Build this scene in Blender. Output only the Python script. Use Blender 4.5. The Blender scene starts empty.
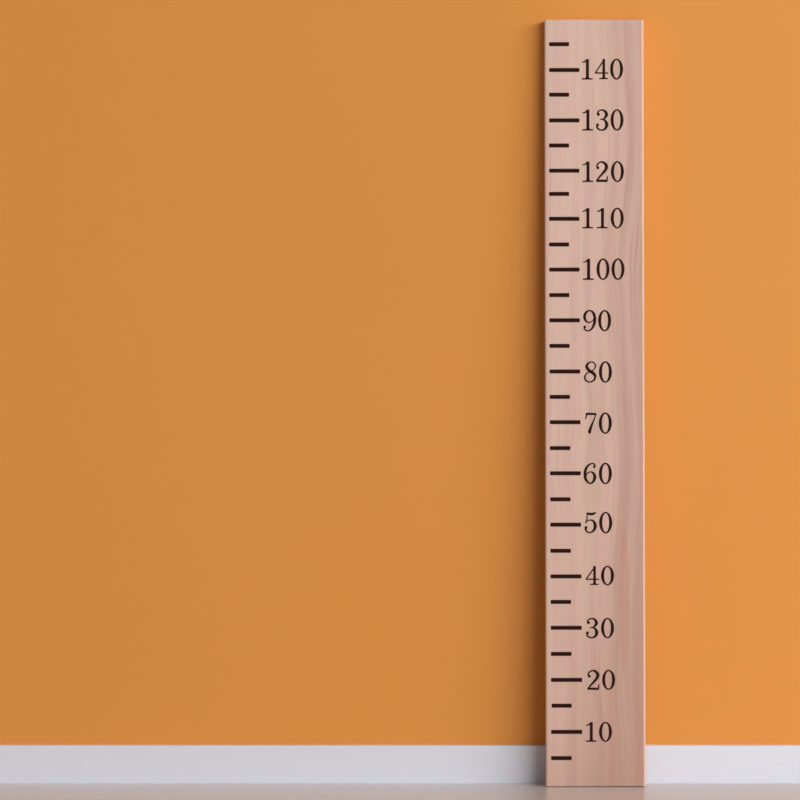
import bpy, bmesh, math
from mathutils import Vector, Matrix

sc = bpy.context.scene
COL = sc.collection
PPM = 509.0            # picture pixels per metre on the wall plane
CAM_D = 8.0            # camera distance from the wall
CAM_H = 383.0 / PPM    # camera height

# ------------------------------------------------------------ camera
cd = bpy.data.cameras.new('camera')
cd.sensor_width = 36.0
cd.lens = 36.0 * CAM_D / (800.0 / PPM)
cd.clip_end = 100
cam = bpy.data.objects.new('camera', cd)
cam.location = (0, -CAM_D, CAM_H)
cam.rotation_euler = (math.radians(90), 0, 0)
COL.objects.link(cam)
sc.camera = cam

# ------------------------------------------------------------ light
w = bpy.data.worlds.new('world')
w.use_nodes = True
w.node_tree.nodes['Background'].inputs['Color'].default_value = (1.0, 0.93, 0.84, 1)
w.node_tree.nodes['Background'].inputs['Strength'].default_value = 0.15
sc.world = w

def area(name, loc, target, sx, sy, power, col=(1, 1, 1), spread=180.0):
    l = bpy.data.lights.new(name, 'AREA')
    l.shape = 'RECTANGLE'
    l.size, l.size_y = sx, sy
    l.energy = power
    l.color = col
    l.spread = math.radians(spread)
    o = bpy.data.objects.new(name, l)
    o.location = loc
    d = Vector(target) - Vector(loc)
    o.rotation_euler = d.to_track_quat('-Z', 'Y').to_euler()
    COL.objects.link(o)
    return o

# broad soft daylight from the right front
area('window_daylight', (12.4, -13.0, 6.0), (0.0, 0, 0.8), 21.0, 6.4, 3250, (1.0, 0.985, 0.99))
# added unseen light in front, narrowed to brighten only the right part of the wall
area('right_wall_fill', (2.35 + 0.31, -5.0, 0.9), (2.35 + 0.31, 0, 0.9), 4.7, 3.6, 4.4, (1.0, 0.99, 1.0), 3.0)

vs = sc.view_settings
vs.view_transform = 'Standard'
vs.look = 'None'
vs.gamma = 1.0
vs.exposure = 0.0
vs.use_curve_mapping = False

# ------------------------------------------------------------ node helpers
class NT:
    def __init__(self, name):
        self.m = bpy.data.materials.new(name)
        self.m.use_nodes = True
        self.t = self.m.node_tree
        self.b = self.t.nodes['Principled BSDF']
    def new(self, kind): return self.t.nodes.new(kind)
    def put(self, sock, v):
        if isinstance(v, bpy.types.NodeSocket): self.t.links.new(v, sock)
        elif isinstance(v, (int, float)): sock.default_value = v
        else: sock.default_value = tuple(v) + ((1,) if len(v) == 3 and len(sock.default_value) == 4 else ())
    def math(self, op, a, b=0.0, c=0.0, clamp=False):
        n = self.new('ShaderNodeMath'); n.operation = op; n.use_clamp = clamp
        self.put(n.inputs[0], a); self.put(n.inputs[1], b); self.put(n.inputs[2], c)
        return n.outputs[0]
    def comb(self, x, y, z):
        n = self.new('ShaderNodeCombineXYZ')
        for s, v in zip(n.inputs, (x, y, z)): self.put(s, v)
        return n.outputs[0]
    def noise(self, vec, scale=1.0, detail=2.0, rough=0.5):
        n = self.new('ShaderNodeTexNoise')
        self.put(n.inputs['Vector'], vec)
        n.inputs['Scale'].default_value = scale
        n.inputs['Detail'].default_value = detail
        n.inputs['Roughness'].default_value = rough
        return n.outputs['Fac']
    def smooth(self, v, a, b, lo=0.0, hi=1.0):
        n = self.new('ShaderNodeMapRange'); n.interpolation_type = 'SMOOTHSTEP'
        self.put(n.inputs['Value'], v)
        for k, x in (('From Min', a), ('From Max', b), ('To Min', lo), ('To Max', hi)):
            n.inputs[k].default_value = x
        return n.outputs['Result']
    def mix(self, fac, a, b, mode='MIX'):
        n = self.new('ShaderNodeMix'); n.data_type = 'RGBA'; n.blend_type = mode
        self.put(n.inputs[0], fac); self.put(n.inputs[6], a); self.put(n.inputs[7], b)
        return n.outputs[2]
    def xyz(self, coord='Object'):
        tc = self.new('ShaderNodeTexCoord'); s = self.new('ShaderNodeSeparateXYZ')
        self.t.links.new(tc.outputs[coord], s.inputs[0])
        return tc.outputs[coord], s.outputs[0], s.outputs[1], s.outputs[2]
    def bump(self, h, strength, dist):
        n = self.new('ShaderNodeBump'); n.inputs['Strength'].default_value = strength
        n.inputs['Distance'].default_value = dist
        self.put(n.inputs['Height'], h); self.t.links.new(n.outputs[0], self.b.inputs['Normal'])

# painted wall
nt = NT('orange_wall_paint')
v, x, y, z = nt.xyz()
n1 = nt.noise(v, 1.3, 3)
nt.put(nt.b.inputs['Base Color'], nt.mix(n1, (0.800, 0.319, 0.060), (0.818, 0.328, 0.063)))
nt.b.inputs['Roughness'].default_value = 0.6
nt.b.inputs['Specular IOR Level'].default_value = 0.25
nt.bump(nt.noise(v, 260, 2), 0.04, 0.001)
M_WALL = nt.m

# painted skirting
nt = NT('white_skirting_paint')
v, x, y, z = nt.xyz()
st = nt.noise(nt.comb(nt.math('MULTIPLY', x, 2.0), 0.0, nt.math('MULTIPLY', z, 180.0)), 1.0, 2)
nt.put(nt.b.inputs['Base Color'], nt.mix(st, (0.77, 0.795, 0.87), (0.79, 0.815, 0.89)))
nt.b.inputs['Roughness'].default_value = 0.42
M_SKIRT = nt.m

# floor
nt = NT('pale_grey_laminate')
v, x, y, z = nt.xyz()
g = nt.noise(nt.comb(nt.math('MULTIPLY', x, 3.0), nt.math('MULTIPLY', y, 14.0), 0.0), 2.0, 4, 0.6)
f = nt.noise(v, 90.0, 3)
c = nt.mix(nt.smooth(g, 0.3, 0.7), (0.695, 0.69, 0.71), (0.72, 0.72, 0.745))
c = nt.mix(nt.math('MULTIPLY', f, 0.25), c, (0.76, 0.76, 0.78))
nt.put(nt.b.inputs['Base Color'], c)
nt.b.inputs['Roughness'].default_value = 0.24
M_FLOOR = nt.m

# board wood; local x runs over the width (0 left), z along the board (0 bottom)
BW = 0.1938                                 # board width
nt = NT('planed_pine')
v, x, y, z = nt.xyz()
sway = nt.math('SUBTRACT', nt.noise(nt.comb(nt.math('MULTIPLY', x, 7.0), 3.1, nt.math('MULTIPLY', z, 2.1)), 1.0, 2), 0.5)
sway2 = nt.math('SUBTRACT', nt.noise(nt.comb(nt.math('MULTIPLY', x, 25.0), 9.4, nt.math('MULTIPLY', z, 6.0)), 1.0, 1), 0.5)
xw = nt.math('ADD', nt.math('ADD', x, nt.math('MULTIPLY', sway, 0.075)), nt.math('MULTIPLY', sway2, 0.012))
broad = nt.noise(nt.comb(nt.math('MULTIPLY', xw, 42.0), 1.7, nt.math('MULTIPLY', z, 1.3)), 1.0, 1.5)
hue = nt.noise(nt.comb(nt.math('MULTIPLY', xw, 75.0), 6.3, nt.math('MULTIPLY', z, 1.6)), 1.0, 2)
fine = nt.noise(nt.comb(nt.math('MULTIPLY', xw, 330.0), 2.2, nt.math('MULTIPLY', z, 2.5)), 1.0, 3, 0.6)
pore = nt.noise(nt.comb(nt.math('MULTIPLY', x, 1100.0), 5.0, nt.math('MULTIPLY', z, 26.0)), 1.0, 2)
PINK, BEIGE = (0.75, 0.495, 0.415), (0.755, 0.535, 0.425)
ROSE, TAN = (0.58, 0.325, 0.26), (0.54, 0.385, 0.285)
c = nt.mix(nt.smooth(hue, 0.38, 0.62), PINK, BEIGE)
side = nt.smooth(nt.math('ADD', xw, nt.math('MULTIPLY', z, -0.050)), -0.04, 0.17)      # right side and foot of the plank are darker
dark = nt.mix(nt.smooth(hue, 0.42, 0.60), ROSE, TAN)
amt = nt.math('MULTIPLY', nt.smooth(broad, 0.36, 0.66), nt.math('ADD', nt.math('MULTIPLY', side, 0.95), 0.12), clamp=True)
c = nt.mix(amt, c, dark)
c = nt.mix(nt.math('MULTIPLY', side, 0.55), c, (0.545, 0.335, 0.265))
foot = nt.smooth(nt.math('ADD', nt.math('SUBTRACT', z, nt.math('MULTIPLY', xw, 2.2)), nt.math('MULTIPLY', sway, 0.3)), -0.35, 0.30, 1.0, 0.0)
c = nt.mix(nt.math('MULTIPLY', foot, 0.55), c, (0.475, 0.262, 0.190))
# thin late-wood lines, stronger on the right half
lines = nt.math('MULTIPLY', nt.smooth(fine, 0.54, 0.70), nt.math('ADD', nt.math('MULTIPLY', side, 0.75), 0.14))
c = nt.mix(lines, c, (0.46, 0.30, 0.24))
arris_highlight = nt.math('ADD', nt.smooth(x, 0.0020, 0.0036, 1.0, 0.0), nt.smooth(x, BW - 0.0044, BW - 0.0030), clamp=True)
arris_highlight = nt.math('MULTIPLY', arris_highlight, nt.smooth(y, 0.0030, 0.0045, 1.0, 0.0))
# long reddish flame near the right edge
ex = nt.math('DIVIDE', nt.math('SUBTRACT', nt.math('ADD', x, nt.math('MULTIPLY', sway2, 0.008)), 0.154), 0.0095)
ez = nt.math('DIVIDE', nt.math('SUBTRACT', z, 0.36), 0.150)
r2 = nt.math('ADD', nt.math('MULTIPLY', ex, ex), nt.math('MULTIPLY', ez, ez))
flame = nt.math('MULTIPLY', nt.smooth(r2, 0.72, 1.1, 1.0, 0.0), 0.55)
c = nt.mix(flame, c, (0.56, 0.27, 0.205))
c = nt.mix(nt.math('MULTIPLY', nt.smooth(pore, 0.55, 0.8), 0.10), c, (0.45, 0.30, 0.24))
# edge highlight painted into the wood colour along both long arrises
c = nt.mix(nt.math('MULTIPLY', arris_highlight, 0.75), c, (0.83, 0.55, 0.42))
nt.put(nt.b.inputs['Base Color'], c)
nt.b.inputs['Roughness'].default_value = 0.55
nt.b.inputs['Specular IOR Level'].default_value = 0.35
nt.bump(nt.math('ADD', fine, nt.math('MULTIPLY', pore, 0.5)), 0.12, 0.0006)
M_WOOD = nt.m

nt = NT('dark_brown_ink')
v, x, y, z = nt.xyz()
nt.put(nt.b.inputs['Base Color'], nt.mix(nt.noise(v, 300, 2), (0.022, 0.0072, 0.005), (0.036, 0.0125, 0.009)))
nt.b.inputs['Roughness'].default_value = 0.8
nt.b.inputs['Specular IOR Level'].default_value = 0.06
M_INK = nt.m

def link(name, bm, mat, parent=None, smooth=False):
    bmesh.ops.recalc_face_normals(bm, faces=bm.faces)
    me = bpy.data.meshes.new(name)
    bm.to_mesh(me); bm.free()
    me.materials.append(mat)
    if smooth:
        for p in me.polygons: p.use_smooth = True
    o = bpy.data.objects.new(name, me)
    COL.objects.link(o)
    o.parent = parent
    return o

def box(bm, a, b):
    m = Matrix.Translation([(a[i] + b[i]) / 2 for i in range(3)]) @ Matrix.Diagonal([b[i] - a[i] for i in range(3)] + [1])
    return bmesh.ops.create_cube(bm, size=1, matrix=m)['verts']

# ------------------------------------------------------------ structure
bm = bmesh.new(); box(bm, (-5, 0, 0), (5, 0.12, 2.9))
link('wall_back', bm, M_WALL)['kind'] = 'structure'
bm = bmesh.new(); box(bm, (-5, -9, -0.08), (5, 0.12, 0))
link('floor', bm, M_FLOOR)['kind'] = 'structure'

# skirting: extruded profile (y, z) with rounded top lip and a fine groove near the foot
H = 0.0753
prof = [(0, 0), (-0.0125, 0), (-0.0130, 0.0012), (-0.0130, 0.0040), (-0.0120, 0.0050), (-0.0120, 0.0056)]
for k in range(0, 7):
    a = math.radians(15 * k)
    prof.append((-0.0080 - 0.0040 * math.cos(a), H - 0.0040 + 0.0040 * math.sin(a)))
prof += [(0, H)]
bm = bmesh.new()
A = [bm.verts.new((-5, p, q)) for p, q in prof]
B = [bm.verts.new((5, p, q)) for p, q in prof]
bm.faces.new(A); bm.faces.new(B[::-1])
for i in range(len(prof)):
    j = (i + 1) % len(prof)
    bm.faces.new((A[i], A[j], B[j], B[i]))
link('baseboard_back', bm, M_SKIRT)['kind'] = 'structure'

# ------------------------------------------------------------ the leaning height ruler
def ray(px, py):
    return Vector(((px - 400) / PPM / CAM_D, 1.0, (400 - py) / PPM / CAM_D))
CP = Vector((0, -CAM_D, CAM_H))
T = 0.027                                   # board thickness
d_bot = 8.0 * 4.0 / 387.0                   # how far the front of the foot stands off the wall
bl = CP + ray(545.9, 786.9) * (CAM_D - d_bot)
br = CP + ray(645.9, 786.9) * (CAM_D - d_bot)
d_top = T + 0.0006
tl = CP + ray(544.5, 20.1) * (CAM_D - d_top)
tr = CP + ray(643.3, 20.1) * (CAM_D - d_top)
zb = (bl.z + br.z) / 2
W = ((br - bl).length + (tr - tl).length) / 2
up = ((tl + tr) / 2 - (bl + br) / 2); L = up.length; up.normalize()
rt = (br - bl).normalized(); rt = (rt - up * rt.dot(up)).normalized()
nrm = up.cross(rt)                          # points into the wall
org = (bl + br) / 2 - rt * W / 2
rot = Matrix((rt, nrm, up)).transposed()
# rest the lowest back or front edge exactly on the floor
low = min((org + rt * a + nrm * b).z for a in (0, W) for b in (0, T))
org.z -= low

ruler = bpy.data.objects.new('height_ruler', None)
ruler.empty_display_size = 0.1
ruler.matrix_world = Matrix.Translation(org) @ rot.to_4x4()
ruler['label'] = 'tall pale wooden ruler with dark numbers 10 to 140 leaning on the orange wall'
ruler['category'] = 'height ruler'
COL.objects.link(ruler)

bm = bmesh.new()
box(bm, (0, 0, 0), (W, T, L))
long_edges = [e for e in bm.edges if abs(e.verts[0].co.z - e.verts[1].co.z) > 0.5]
bmesh.ops.bevel(bm, geom=long_edges, offset=0.0034, segments=2, profile=0.5, affect='EDGES')
ends = [e for e in bm.edges if abs(e.verts[0].co.z - e.verts[1].co.z) < 1e-5]
bmesh.ops.bevel(bm, geom=ends, offset=0.0009, segments=2, profile=0.5, affect='EDGES')
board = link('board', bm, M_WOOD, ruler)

def loc(px, py):                            # picture point -> (x, z) on the board's front face
    d = ray(px, py)
    t = (org - CP).dot(nrm) / d.dot(nrm)
    q = CP + d * t - org
    return q.dot(rt), q.dot(up)

INK_T = 0.00022
def prism(bm, pts):                         # pts: (x, z) polygon, thin raised paint film on the front face
    f = [bm.verts.new((a, -INK_T, b)) for a, b in pts]
    g = [bm.verts.new((a, 0.0, b)) for a, b in pts]
    bm.faces.new(f); bm.faces.new(g[::-1])
    n = len(pts)
    for i in range(n):
        j = (i + 1) % n
        bm.faces.new((f[i], g[i], g[j], f[j]))

# tick marks: value: (y, x left, x right)
ticks = {145: 44.2, 140: 70.0, 135: 94.7, 130: 120.4, 125: 145.5, 120: 170.7, 115: 193.9, 110: 218.8, 105: 244.5,
         100: 269.6, 95: 295.1, 90: 320.3, 85: 345.9, 80: 371.5, 75: 396.9, 70: 422.2, 65: 448.1, 60: 473.3,
         55: 499.3, 50: 524.7, 45: 550.8, 40: 576.4, 35: 601.9, 30: 627.8, 25: 653.9, 20: 679.9, 15: 705.7,
         10: 731.9, 5: 758.1}
for val, py in ticks.items():
    k = max(0.0, min(1.0, (py - 250) / 450))
    x0 = 549.1 + 2.0 * k
    x1 = (579.4 + 2.8 * k) if val % 10 == 0 else (569.1 + 2.6 * k)
    if val == 15: x0 += 0.5
    bm = bmesh.new()
    h, r = 2.0, 0.5
    pts = []
    for cx, cy, a0 in ((x1 - r, py - h + r, -90), (x1 - r, py + h - r, 0), (x0 + r, py + h - r, 90), (x0 + r, py - h + r, 180)):
        for s in range(4):
            a = math.radians(a0 + 30 * s)
            pts.append(loc(cx + r * math.cos(a), cy + r * math.sin(a)))
    prism(bm, pts)
    link('tick_mark', bm, M_INK, ruler)

# numerals drawn as swelling pen strokes (x, y down, width), 1/20 of a picture pixel
def ell():
    o = []
    for k in range(33):
        a = 2 * math.pi * k / 32
        o.append((128 + 99 * math.cos(a), 202 - 189 * math.sin(a), 26 + 33 * math.cos(a) ** 2))
    return o
def off(dx, dy, pts): return [(p[0] - dx, p[1] - dy) + tuple(p[2:]) for p in pts]
GL = {
 '0': dict(h=404, s=[ell()], c=[], p=[]),
 '1': dict(h=400, s=[[(112, 2, 56), (112, 200, 56), (112, 392, 56)], [(4, 66, 18), (60, 52, 24), (100, 18, 30), (120, 4, 8)], [(0, 388, 24), (215, 388, 24)]],
           c=[], p=[[(84, 345), (76, 366), (45, 380), (180, 380), (148, 366), (140, 345)]]),
 '2': dict(h=385, s=[off(180, 35, [(206, 150, 30), (215, 95, 27), (275, 52, 26), (345, 62, 42), (396, 125, 62), (380, 190, 54), (320, 262, 42), (250, 335, 32), (195, 405, 28)]),
                     off(180, 35, [(190, 404, 26), (250, 398, 40), (330, 398, 42), (412, 402, 34)]), off(180, 35, [(400, 410, 34), (412, 360, 24), (421, 312, 16)])],
           c=off(180, 35, [(226, 157, 29)]), p=[]),
 '3': dict(h=410, s=[off(150, 50, [(188, 145, 28), (203, 92, 26), (265, 64, 24), (330, 82, 42), (368, 145, 60), (340, 208, 44), (292, 240, 20), (235, 245, 16)]),
                     off(150, 50, [(235, 245, 16), (300, 248, 22), (346, 277, 46), (373, 350, 62), (340, 424, 44), (265, 450, 26), (200, 425, 32), (168, 372, 30)])],
           c=off(150, 50, [(206, 148, 30), (188, 352, 31)]), p=[]),
 '4': dict(h=385, s=[off(155, 18, [(332, 22, 48), (332, 385, 48)]), off(155, 18, [(345, 30, 20), (160, 290, 24)]),
                     off(155, 18, [(158, 287, 24), (420, 287, 22)]), off(155, 18, [(243, 391, 22), (415, 391, 22)])],
           c=[], p=[off(155, 18, [(308, 355), (290, 382), (374, 382), (356, 355)])]),
 '5': dict(h=430, s=[off(120, 35, [(176, 60, 36), (240, 78, 48), (305, 72, 46), (345, 52, 26), (360, 44, 10)]), off(120, 35, [(182, 48, 22), (180, 130, 20), (174, 200, 22), (148, 262, 28)]),
                     off(120, 35, [(168, 218, 14), (235, 197, 22), (305, 220, 40), (342, 305, 60), (318, 395, 48), (240, 449, 26), (175, 427, 30), (138, 368, 32)])],
           c=off(120, 35, [(158, 350, 31)]), p=[]),
 '6': dict(h=430, s=[off(115, 35, [(342, 105, 26), (322, 62, 28), (275, 50, 26), (203, 88, 36), (150, 175, 50), (140, 280, 56), (160, 378, 50), (235, 449, 28), (305, 410, 46),
                                   (335, 318, 58), (305, 243, 40), (250, 217, 22), (195, 240, 20), (160, 290, 16)])],
           c=off(115, 35, [(325, 116, 27)]), p=[]),
 '7': dict(h=420, s=[off(135, 25, [(163, 50, 44), (360, 56, 38)]), off(135, 25, [(170, 35, 30), (160, 100, 26), (148, 160, 14)]),
                     off(135, 25, [(365, 42, 14), (310, 180, 26), (262, 300, 44), (232, 385, 58), (230, 415, 58)])],
           c=off(135, 25, [(230, 414, 29)]), p=[]),
 '8': dict(h=424, s=[off(115, 40, [(265, 52, 22), (198, 85, 38), (172, 150, 54), (225, 225, 58), (308, 280, 58), (343, 345, 46), (313, 418, 32), (235, 450, 24), (158, 420, 30),
                                   (134, 355, 34), (165, 290, 24), (235, 246, 18), (310, 208, 20), (349, 135, 26), (322, 75, 26), (265, 52, 22)])],
           c=[], p=[]),
 '9': dict(h=420, s=[off(105, 25, [(120, 372, 26), (145, 418, 26), (200, 435, 24), (272, 400, 34), (324, 300, 50), (337, 190, 56), (308, 85, 48), (240, 37, 26), (163, 72, 44),
                                   (132, 155, 54), (155, 235, 40), (215, 270, 24), (278, 248, 18), (322, 190, 14)])],
           c=off(105, 25, [(136, 358, 28)]), p=[]),
}
def catmull(P, n=6):
    if len(P) == 2: return list(P)
    closed = P[0][:2] == P[-1][:2] or (abs(P[0][0] - P[-1][0]) < .01 and abs(P[0][1] - P[-1][1]) < .01)
    out = []
    for i in range(len(P) - 1):
        p1, p2 = P[i], P[i + 1]
        p0 = P[i - 1] if i else (P[-2] if closed else p1)
        p3 = P[i + 2] if i + 2 < len(P) else (P[1] if closed else p2)
        for k in range(n):
            t = k / n
            out.append(tuple(0.5 * (2 * b + (c - a) * t + (2 * a - 5 * b + 4 * c - d) * t * t + (3 * b - a - 3 * c + d) * t ** 3)
                             for a, b, c, d in zip(p0, p1, p2, p3)))
    out.append(P[-1])
    return out

def glyph(bm, ch, px, py, h):
    g = GL[ch]; s = h / g['h']
    def P(a, b): return loc(px + a / 20.0, py + b * s)
    for st in g['s']:
        q = catmull(st, 2 if ch == '0' else 6)
        L_, R_ = [], []
        n = len(q)
        loop = abs(q[0][0] - q[-1][0]) < .01 and abs(q[0][1] - q[-1][1]) < .01
        for i in range(n):
            a = q[i - 1] if i else (q[-2] if loop else q[0])
            b = q[i + 1] if i < n - 1 else (q[1] if loop else q[-1])
            tx, ty = b[0] - a[0], b[1] - a[1]
            m = math.hypot(tx, ty) or 1
            wd = q[i][2] * 1.0 + 4
            nx, ny = -ty / m * wd / 2, tx / m * wd / 2
            L_.append((q[i][0] + nx, q[i][1] + ny)); R_.append((q[i][0] - nx, q[i][1] - ny))
        for y_, flip in ((-INK_T, False), (0.0, True)):
            va = [bm.verts.new((P(*u)[0], y_, P(*u)[1])) for u in L_]
            vb = [bm.verts.new((P(*u)[0], y_, P(*u)[1])) for u in R_]
            for i in range(n - 1):
                bm.faces.new((va[i], va[i + 1], vb[i + 1], vb[i]))
            if flip:
                for i in range(n - 1):
                    bm.faces.new((fa[i], fa[i + 1], va[i + 1], va[i]))
                    bm.faces.new((fb[i], fb[i + 1], vb[i + 1], vb[i]))
                if not loop:
                    for i in (0, n - 1): bm.faces.new((fa[i], fb[i], vb[i], va[i]))
            fa, fb = va, vb
    for cx, cy, r in g['c']:
        prism(bm, [P(cx + r * math.cos(a * math.pi / 10), cy + r * math.sin(a * math.pi / 10)) for a in range(20)])
    for pl in g['p']:
        prism(bm, [P(*u) for u in pl])

# number: (top y, bottom y, left x of each digit)
nums = {'140': (58.7, 79.6, (581.8, 594.9, 610.2)), '130': (109.3, 130.6, (582.3, 595.6, 610.6)), '120': (161.2, 182.0, (582.4, 595.6, 611.0)),
        '110': (207.8, 228.4, (582.3, 596.9, 610.8)), '100': (258.5, 279.9, (583.0, 596.6, 611.6)), '90': (310.0, 331.3, (583.2, 598.2)),
        '80': (361.3, 382.7, (583.8, 599.0)), '70': (412.5, 433.8, (584.9, 598.9)), '60': (462.8, 484.2, (583.8, 599.0)),
        '50': (511.9, 533.4, (584.1, 599.3)), '40': (565.8, 585.4, (585.7, 601.1)), '30': (617.9, 638.2, (585.6, 601.1)),
        '20': (669.8, 689.9, (587.0, 602.2)), '10': (721.9, 741.8, (585.7, 599.1))}
for txt, (y0, y1, xs) in nums.items():
    bm = bmesh.new()
    for ch, px in zip(txt, xs):
        glyph(bm, ch, px, y0 if ch != '1' else y0 + 0.3, (y1 - y0) if ch not in '14' else (y1 - y0) - 0.4)
    o = link('number', bm, M_INK, ruler)
    o['label'] = 'dark brown serif number ' + txt
